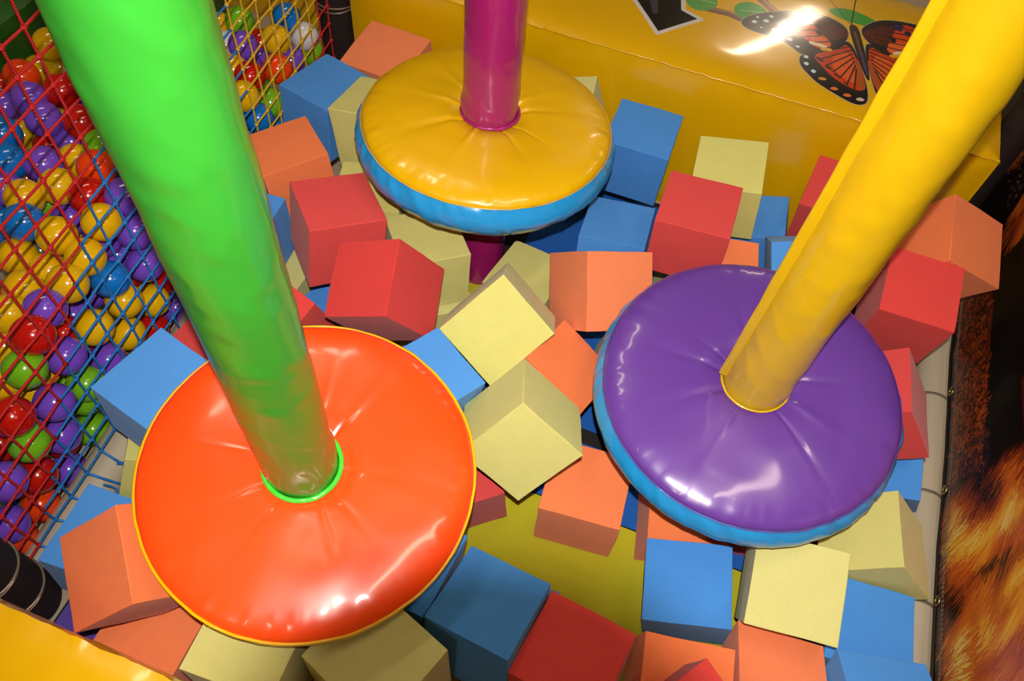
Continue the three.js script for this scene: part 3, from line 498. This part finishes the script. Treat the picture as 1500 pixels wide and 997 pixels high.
const BALLS = {
  Y: [[-0.946, 0.404, -0.533], [-0.998, 0.397, -0.446], [-1.020, 0.385, -0.502], [-0.953, 0.406, -0.593], [-1.023, 0.368, -0.560], [-0.957, 0.430, -0.658], [-1.083, 0.380, -0.561], [-1.011, 0.426, -0.603], [-0.927, 0.299, -0.518], [-0.933, 0.273, -0.602], [-1.079, 0.430, -0.699], [-1.118, 0.428, -0.653], [-0.942, 0.187, -0.578], [-0.950, 0.179, -0.669], [-1.352, 0.430, -1.027], [-1.015, 0.340, -1.346], [-0.972, 0.336, -0.349], [-1.008, 0.343, -0.408], [-0.981, 0.245, -0.383], [-1.032, 0.134, -0.384], [-0.949, 0.283, -0.750], [-1.128, 0.393, -0.790], [-1.137, 0.371, -0.900], [-1.280, 0.333, -0.908], [-1.321, 0.338, -0.847], [-1.030, 0.036, -0.781], [-0.980, 0.340, -1.141], [-1.366, 0.363, -1.034], [-1.427, 0.335, -1.030], [-1.063, 0.322, -1.228], [-1.383, 0.365, -1.100], [-1.187, 0.308, -1.365], [-1.169, 0.189, -1.082], [-1.226, 0.191, -1.168], [-1.398, 0.325, -0.824], [-1.098, 0.323, -0.423], [-1.421, 0.181, -1.313], [-1.019, 0.048, -1.126], [-1.270, 0.357, -0.439], [-1.060, 0.102, -1.228], [-1.188, 0.356, -0.224], [-0.985, 0.327, -0.180], [-1.048, 0.311, -1.044], [-1.061, 0.113, -1.337], [-1.014, 0.125, -0.696], [-1.231, 0.205, -1.323], [-0.989, 0.164, -0.235], [-1.219, 0.294, -1.024], [-1.197, 0.311, -0.687], [-1.356, 0.311, -0.958], [-1.348, 0.359, -0.121], [-1.290, 0.316, -0.108], [-1.156, 0.195, -1.329], [-1.300, 0.194, -1.295], [-1.011, 0.106, -0.928], [-1.083, 0.295, -0.702], [-1.014, 0.095, -0.588], [-1.236, 0.250, -1.207], [-1.260, 0.248, -1.274], [-1.122, 0.302, -0.184], [-1.023, 0.109, -0.799], [-1.363, 0.359, -0.228], [-1.046, 0.251, -1.005], [-1.008, 0.223, -0.443], [-1.053, 0.038, -1.195], [-1.292, 0.243, -1.138], [-1.242, 0.181, -1.242]],
  P: [[-0.943, 0.408, -0.473], [-0.922, 0.317, -0.441], [-0.907, 0.246, -0.222], [-0.917, 0.265, -0.372], [-0.958, 0.430, -0.726], [-0.939, 0.371, -0.698], [-0.930, 0.168, -0.348], [-0.926, 0.133, -0.177], [-0.938, 0.288, -0.684], [-0.936, 0.192, -0.509], [-1.177, 0.415, -0.662], [-1.139, 0.430, -0.734], [-0.956, 0.040, -0.324], [-1.219, 0.430, -0.835], [-1.279, 0.430, -0.871], [-0.982, 0.049, -0.736], [-1.072, 0.340, -1.293], [-1.019, 0.246, -0.549], [-0.997, 0.352, -0.669], [-0.997, 0.175, -0.343], [-1.035, 0.233, -0.613], [-1.006, 0.281, -0.687], [-1.071, 0.365, -0.684], [-0.979, 0.354, -0.752], [-1.015, 0.315, -0.794], [-1.123, 0.293, -0.864], [-1.192, 0.370, -0.848], [-1.187, 0.358, -0.946], [-1.263, 0.347, -0.971], [-1.373, 0.372, -0.875], [-1.080, 0.268, -1.305], [-1.091, 0.237, -1.366], [-0.998, 0.276, -1.363], [-1.077, 0.189, -1.102], [-1.146, 0.303, -0.971], [-0.968, 0.208, -0.174], [-1.049, 0.315, -0.127], [-1.169, 0.335, -0.437], [-1.332, 0.301, -0.162], [-1.040, 0.105, -1.016], [-0.958, 0.293, -0.243], [-1.412, 0.204, -1.075], [-1.338, 0.295, -0.446], [-1.123, 0.325, -1.036], [-1.166, 0.304, -0.802], [-1.273, 0.359, -0.348], [-0.992, 0.354, -0.254], [-0.983, 0.093, -0.504], [-1.311, 0.300, -0.556], [-1.373, 0.295, -0.884], [-1.054, 0.299, -0.953], [-1.324, 0.348, -0.492], [-1.047, 0.299, -0.348], [-1.024, 0.184, -0.763], [-1.268, 0.291, -0.392], [-1.037, 0.257, -0.872], [-1.315, 0.222, -1.071], [-1.089, 0.310, -0.541], [-1.014, 0.046, -0.979], [-1.387, 0.246, -1.241], [-0.987, 0.085, -0.119], [-1.020, 0.250, -1.078], [-1.123, 0.295, -0.319], [-1.244, 0.291, -0.231], [-1.045, 0.248, -1.155], [-1.024, 0.316, -0.616], [-1.101, 0.355, -0.359]],
  R: [[-0.920, 0.416, -0.418], [-0.912, 0.334, -0.304], [-1.017, 0.430, -0.701], [-0.928, 0.153, -0.269], [-1.148, 0.430, -0.858], [-1.239, 0.430, -0.917], [-1.043, 0.325, -0.480], [-0.974, 0.232, -0.280], [-0.986, 0.276, -0.495], [-1.211, 0.363, -0.733], [-1.253, 0.340, -0.845], [-0.961, 0.173, -0.735], [-0.966, 0.097, -0.649], [-1.424, 0.365, -0.920], [-1.002, 0.340, -1.205], [-1.124, 0.244, -1.425], [-1.431, 0.191, -1.240], [-1.250, 0.303, -0.304], [-1.333, 0.299, -0.248], [-1.215, 0.337, -0.518], [-1.001, 0.053, -0.854], [-1.108, 0.322, -0.767], [-1.353, 0.189, -1.143], [-1.200, 0.293, -0.899], [-1.033, 0.183, -1.029], [-1.325, 0.356, -0.296], [-1.040, 0.048, -1.274], [-1.265, 0.293, -0.465], [-0.964, 0.107, -0.355], [-1.396, 0.298, -0.697], [-1.375, 0.360, -0.540], [-1.194, 0.344, -0.293], [-1.018, 0.038, -0.656], [-1.007, 0.183, -0.521], [-0.954, 0.171, -0.115], [-1.369, 0.296, -0.317], [-1.390, 0.345, -0.758], [-1.116, 0.301, -0.103], [-1.020, 0.206, -0.691], [-0.990, 0.037, -0.554]],
  B: [[-0.932, 0.345, -0.599], [-1.078, 0.430, -0.604], [-1.203, 0.428, -0.714], [-1.163, 0.430, -0.935], [-0.971, 0.267, -1.160], [-1.042, 0.332, -1.441], [-1.097, 0.334, -0.610], [-1.064, 0.317, -0.843], [-1.145, 0.390, -0.604], [-1.008, 0.037, -0.245], [-1.268, 0.326, -0.740], [-1.261, 0.430, -0.769], [-0.989, 0.179, -1.241], [-1.381, 0.327, -0.620], [-1.010, 0.195, -0.944], [-1.177, 0.342, -0.117], [-1.337, 0.302, -0.734], [-1.191, 0.303, -0.603], [-1.056, 0.291, -0.243], [-0.966, 0.280, -0.113], [-1.372, 0.290, -0.522], [-1.013, 0.038, -1.053]],
  G: [[-0.922, 0.375, -0.374], [-0.912, 0.255, -0.294], [-0.927, 0.212, -0.442], [-0.949, 0.155, -0.435], [-1.075, 0.426, -0.820], [-0.959, 0.054, -0.412], [-0.975, 0.263, -1.221], [-1.128, 0.340, -1.370], [-0.991, 0.249, -1.445], [-1.011, 0.145, -0.456], [-1.136, 0.358, -0.700], [-1.034, 0.266, -1.254], [-1.047, 0.181, -1.191], [-1.113, 0.228, -1.175], [-1.190, 0.236, -1.269], [-1.257, 0.314, -0.653], [-1.110, 0.344, -0.267], [-1.101, 0.185, -1.239], [-1.418, 0.227, -1.181], [-1.316, 0.297, -1.016], [-1.014, 0.178, -0.835], [-1.337, 0.359, -0.669], [-1.019, 0.150, -1.113], [-1.257, 0.351, -0.586], [-1.193, 0.297, -0.174], [-1.005, 0.356, -0.960], [-1.262, 0.338, -1.057], [-1.013, 0.332, -0.892], [-1.183, 0.355, -1.070], [-1.045, 0.358, -0.300]],
  O: [[-1.047, 0.430, -0.766], [-0.941, 0.061, -0.170], [-0.945, 0.063, -0.240], [-1.337, 0.430, -0.919], [-0.980, 0.314, -1.282], [-1.076, 0.382, -0.872], [-1.339, 0.323, -0.381], [-1.246, 0.208, -1.097], [-1.352, 0.245, -1.308], [-1.324, 0.220, -1.208], [-1.079, 0.189, -1.307], [-1.266, 0.347, -0.191], [-1.166, 0.195, -1.213], [-1.162, 0.250, -1.124], [-1.137, 0.299, -0.490], [-1.175, 0.339, -0.364], [-1.049, 0.356, -0.184], [-1.086, 0.356, -0.982], [-0.985, 0.349, -0.112], [-0.996, 0.114, -0.291]],
  W: [[-1.239, 0.430, -0.981], [-0.989, 0.306, -1.425], [-1.133, 0.312, -1.306]],
};

// ---------------------------------------------------------------- foam cubes
function foamCube(dx, dy, dz, r, s) {
  const lin = h => { const a = [-h, -h + r * 0.3, -h + r]; for (let k = 1; k < 6; k++) a.push(lerp(-h + r, h - r, k / 6)); a.push(h - r, h - r * 0.3, h); return a; };
  const A = [lin(dx / 2), lin(dy / 2), lin(dz / 2)], n = A[0].length, pos = [], nor = [], uv = [], idx = [];
  const hx = [dx / 2, dy / 2, dz / 2];
  for (let ax = 0; ax < 3; ax++) for (const sg of [-1, 1]) {
    const b = (ax + 1) % 3, c = (ax + 2) % 3, o = pos.length / 3;
    for (let i = 0; i < n; i++) for (let j = 0; j < n; j++) {
      const p = [0, 0, 0]; p[ax] = sg * hx[ax]; p[b] = A[b][i]; p[c] = A[c][j];
      const q = p.map((v, k) => Math.min(hx[k] - r, Math.max(-hx[k] + r, v)));
      const d = new THREE.Vector3(p[0] - q[0], p[1] - q[1], p[2] - q[2]).normalize();
      const bow = 0.0016 * noise(p[0] * 14 + s, p[1] * 14 - s, p[2] * 14 + 2 * s);
      pos.push(q[0] + d.x * (r + bow), q[1] + d.y * (r + bow), q[2] + d.z * (r + bow)); nor.push(d.x, d.y, d.z); uv.push(p[b] + s, p[c] + s * 0.7);
    }
    for (let i = 0; i < n - 1; i++) for (let j = 0; j < n - 1; j++) {
      const a = o + i * n + j, e = a + 1, f = a + n, g = f + 1;
      if (sg > 0) idx.push(a, f, g, a, g, e); else idx.push(a, g, f, a, e, g);
    }
  }
  const g = new THREE.BufferGeometry();
  g.setAttribute('position', new THREE.Float32BufferAttribute(pos, 3)); g.setAttribute('normal', new THREE.Float32BufferAttribute(nor, 3));
  g.setAttribute('uv', new THREE.Float32BufferAttribute(uv, 2)); g.setIndex(idx); return g;
}
CUBES.forEach(([c, p, q, d, label], k) => {
  const m = single('foam_cube', foamCube(d[0], d[1], d[2], 0.0011 + 0.0006 * rnd(), k * 1.37), FOAM[c][k % 3], label, 'foam cube', 'foam cubes in the pit');
  m.position.set(...p); m.quaternion.set(...q).normalize();
});

// ---------------------------------------------------------------- discs on poles
function discPole(o) {
  const { c, n, poleMat, topMat, bandMat, trimMat, label, seed: s, h = 2.5, px = c[0], pz = c[2], r = 0.054 } = o;
  const t = thing('disc_pole', label, 'disc swing', [px, 0.0005, pz]);
  const R = 0.25, BH = 0.078, tilt = new THREE.Quaternion().setFromUnitVectors(new THREE.Vector3(0, 1, 0), new THREE.Vector3(...n).normalize());
  const off = new THREE.Vector3(c[0] - px, c[1] - 0.0005, c[2] - pz);
  const disc = new THREE.Group(); disc.name = 'disc'; t.add(disc);
  const pole = new THREE.Group(); pole.name = 'pole'; t.add(pole);
  const place = g => g.applyQuaternion(tilt).translate(off.x, off.y, off.z);
  const rim = th => 1 + 0.006 * noise(Math.cos(th) * 2.2 + s, Math.sin(th) * 2.2, s) + 0.0035 * noise(Math.cos(th) * 9 + s, Math.sin(th) * 9, s + 4);
  const pleat = th => noise(Math.cos(th) * 11 + s, Math.sin(th) * 11, s * 2) + 0.7 * noise(Math.cos(th) * 24, Math.sin(th) * 24 + s, 3);
  const creases = []; for (let k = 0; k < 9; k++) creases.push([k * 0.698 + rnd() * 0.5, 0.035 + 0.06 * rnd(), (0.4 + rnd()) * (rnd() < 0.5 ? -1 : 1)]);
  const dome = (q, th) => {                         // q 0..1 from the pole to the seam
    const rr = lerp(0.03, R, q), e = rr / R;
    let y = 0.008 * (1 - e * e) + 0.021 * Math.sqrt(Math.max(0, 1 - Math.pow(e, 8))) - 0.009 * Math.exp(-(((rr - 0.05) / 0.022) ** 2));
    y += 0.0014 * pleat(th) * smooth(0.8, 0.95, q) * (1 - smooth(0.965, 1.0, q));
    for (const [a, w, k] of creases) { let d = Math.abs(((th - a + Math.PI * 3) % (Math.PI * 2)) - Math.PI); y += (o.crease ?? 0.0016) * k * Math.exp(-((d / w) ** 2)) * Math.exp(-Math.max(0, rr - 0.05) / 0.06); }
    y += 0.002 * noise(Math.cos(th) * rr * 14 + s, Math.sin(th) * rr * 14, s);
    return [rr * (1 + (rim(th) - 1) * q * q), y];
  };
  const top = surface((i, j) => { const th = i * 2 * Math.PI, q = 1 - Math.pow(1 - j, 1.5), [rr, y] = dome(q, th); return [Math.cos(th) * rr, y, Math.sin(th) * rr, Math.cos(th) * rr / 0.4, Math.sin(th) * rr / 0.4]; }, 288, 56, true, true);
  mesh('top_panel', place(top), topMat, disc);
  const band = surface((i, j) => {
    const th = i * 2 * Math.PI, b = Math.sin(j * Math.PI);
    const rr = (R * lerp(1, 0.96, j)) * rim(th) + (o.bulge ?? 0.019) * b + 0.0048 * pleat(th + 0.2 * j) * Math.pow(Math.abs(Math.cos(j * Math.PI)), 0.6) * smooth(0, 0.08, j) * smooth(1, 0.92, j);
    const y = -BH * j + 0.001 * noise(th * 8, j * 3, s);
    return [Math.cos(th) * rr, y, Math.sin(th) * rr, th * R / 0.4, y / 0.4];
  }, 288, 20, true);
  mesh('side_band', place(band), bandMat, disc);
  const bottom = surface((i, j) => { const th = i * 2 * Math.PI, rr = lerp(R * 0.955 * rim(th), 0.03, j); return [Math.cos(th) * rr, -BH - 0.02 * Math.pow(Math.sin(j * Math.PI / 2), 0.7), Math.sin(th) * rr, Math.cos(th) * rr / 0.4, Math.sin(th) * rr / 0.4]; }, 120, 16, true);
  mesh('bottom_panel', place(bottom), topMat, disc);
  const seam = [], low = [];
  for (let k = 0; k < 180; k++) {
    const th = k / 180 * 2 * Math.PI, rr = R * rim(th) + 0.0015, yy = 0.0015 * noise(th * 9, s);
    seam.push([Math.cos(th) * rr, yy, Math.sin(th) * rr]); low.push([Math.cos(th) * R * 0.957 * rim(th), -BH + 0.001, Math.sin(th) * R * 0.957 * rim(th)]);
  }
  mesh('top_piping', place(tube(seam, o.pipe ?? 0.0022, 720, 6, true)), o.pipeMat ?? topMat, disc);
  mesh('bottom_piping', place(tube(low, 0.0014, 720, 6, true)), trimMat ?? bandMat, disc);
  // pole: vinyl sleeve over foam, standing on the floor
  const wr = (th, y) => 0.0022 * noise(Math.cos(th) * 1.6 + y * 6, Math.sin(th) * 1.6 - y * 5, y * 9 + s) + 0.0022 * Math.max(0, noise(Math.cos(th) * 2 + y * 10, Math.sin(th) * 2 - y * 4, y * 26 + s));
  const y0 = c[1] + 0.018;
  const sleeve = surface((i, j) => {
    const th = i * 2 * Math.PI, y = h * j, near = Math.exp(-Math.abs(y - y0 - 0.03) / 0.05);
    const rr = r + wr(th, y) * (0.8 + 1.2 * near) * smooth(0, 0.03, y);
    return [Math.cos(th) * rr, y, Math.sin(th) * rr, th * r / 0.4, y / 0.4];
  }, 56, 420, true, true);
  mesh('sleeve', sleeve, poleMat, pole);
  for (const [yy, up] of [[0.0005, false], [h, true]]) { const cap = new THREE.CircleGeometry(r, 40); cap.rotateX(up ? -Math.PI / 2 : Math.PI / 2); cap.translate(0, yy, 0); mesh('end_cap', cap, poleMat, pole); }
  const ring = []; for (let k = 0; k < 60; k++) { const th = k / 60 * 2 * Math.PI; ring.push([Math.cos(th) * (r + 0.003), 0.0265 + 0.002 * noise(th * 3, s), Math.sin(th) * (r + 0.003)]); }
  const collar = tube(ring, o.collar ?? 0.004, 240, 8, true); place(collar); collar.translate(-off.x, 0, -off.z);
  mesh('collar', collar, o.collarMat ?? poleMat, pole);
  if (o.flap) {                                   // raised seam running up the sleeve
    const [fx, fz] = o.flap, y1 = y0 + 0.02;
    const flap = surface((i, j) => {
      const y = lerp(y1, h, j), a = i * 2 - 1, w = 0.0065 + 0.001 * noise(y * 20, 1), out = r + 0.006 + 0.0065 * Math.sqrt(Math.max(0, 1 - a * a)) - (1 - Math.sqrt(Math.max(0, 1 - a * a))) * 0.012 + 0.0015 * noise(y * 16, a);
      return [fx * out - fz * a * w, y, fz * out + fx * a * w, i * 0.05, y / 0.4];
    }, 12, 300);
    mesh('seam_flap', flap, poleMat, pole);
  }
  return t;
}
discPole({ c: [-0.387, 0.421, -0.377], n: [0.082, 1, 0.034], px: -0.395, pz: -0.372, poleMat: V.green, topMat: V.orange, bandMat: V.yellow, pipeMat: V.pipingYellow, pipe: 0.0026, collarMat: V.limeTrim, bulge: 0.004, label: 'puffy orange vinyl disc with yellow edge on a green padded pole', seed: 2.3 });
discPole({ c: [-0.406, 0.47, -1.157], n: [0.008, 1, -0.077], px: -0.403, pz: -1.157, poleMat: V.magenta, topMat: V.yellow, bandMat: V.blue, trimMat: V.pipingYellow, collar: 0.004, pipe: 0.001, crease: 0.004, label: 'puffy yellow vinyl disc with blue edge on a magenta padded pole', seed: 5.9 });
discPole({ c: [0.221, 0.422, -0.79], n: [-0.03, 1, 0.067], px: 0.223, pz: -0.787, poleMat: V.poleYellow, topMat: V.purple, bandMat: V.blue, trimMat: V.pipingYellow, flap: [-0.96, 0.28], crease: 0.004, collar: 0.002, pipe: 0.001, label: 'puffy purple vinyl disc with blue edge on a yellow padded pole', seed: 9.4 });

// ---------------------------------------------------------------- pit balls
{
  const words = { Y: 'yellow', P: 'purple', R: 'red', B: 'blue', G: 'green', O: 'orange', W: 'white' };
  for (const k of Object.keys(BALLS)) {
    const proto = new THREE.SphereGeometry(0.035, 40, 26);
    for (const p of BALLS[k]) {
      const u = (p[0] - NP0.x) * NU.x + (p[2] - NP0.z) * NU.z, deep = -((p[0] - NP0.x) * NN.x + (p[2] - NP0.z) * NN.z);
      const part = u > 0.995 ? 'yellow' : p[1] - u + deep > 0.06 ? 'red' : 'blue';
      const where = p[1] > 0.39 ? 'lying on top of the pile behind the ' + part + ' net' : deep < 0.075 ? 'pressed against the ' + part + ' part of the net' : p[1] < 0.13 ? 'low by the floor behind the ' + part + ' net' : 'inside the pile behind the ' + part + ' net';
      const m = single('pit_ball', proto, BALL[k], words[k] + ' plastic ball ' + where, 'ball', words[k] + ' balls in the ball pit');
      m.position.set(...p); m.rotation.set(rnd() * 6, rnd() * 6, rnd() * 6);
    }
  }
}

// ---------------------------------------------------------------- the camera with its lit flash that lights the pit
{
  const t = thing('photo_camera', 'black camera with raised flash held over the pit', 'camera', EYE.toArray());
  t.quaternion.copy(camera.quaternion);
  const barrel = new THREE.LatheGeometry([[0.0368, -0.044], [0.038, -0.043], [0.039, -0.02], [0.039, 0.06], [0.0372, 0.06], [0.0372, -0.02], [0.0368, -0.044]].map(p => new THREE.Vector2(...p)), 64);
  barrel.rotateX(Math.PI / 2);
  mesh('lens_barrel', barrel, blackPlastic, t);
  mesh('body', new RoundedBoxGeometry(0.135, 0.1, 0.06, 3, 0.012).translate(0.01, 0, 0.092), blackPlastic, t);
  mesh('grip', new RoundedBoxGeometry(0.035, 0.09, 0.03, 3, 0.01).translate(0.062, -0.003, 0.058), blackPlastic, t);
  mesh('flash_head', new RoundedBoxGeometry(0.052, 0.024, 0.03, 3, 0.005).translate(0.005, 0.074, 0.098), blackPlastic, t);
  mesh('flash_arm', new RoundedBoxGeometry(0.04, 0.03, 0.012, 2, 0.003).translate(0.005, 0.056, 0.106), blackPlastic, t);
  mesh('flash_lens', new RoundedBoxGeometry(0.04, 0.016, 0.004, 2, 0.0015).translate(0.005, 0.074, 0.0825), new THREE.MeshStandardMaterial({ color: 0xffffff, emissive: 0xffffff, emissiveIntensity: 20 }), t);
  const flash = new THREE.SpotLight(0xfff6ee, FLASH_CANDELA, 0, 0.92, 1, 2);
  flash.position.set(0.005, 0.074, 0.078); flash.target.position.set(0.05, -0.01, -1);
  flash.castShadow = true; flash.shadow.radius = 0.4; flash.shadow.mapSize.set(2048, 2048); flash.name = 'flash_light'; flash.target.name = 'flash_aim';
  t.add(flash); t.add(flash.target);
}

renderer.render(scene, camera);
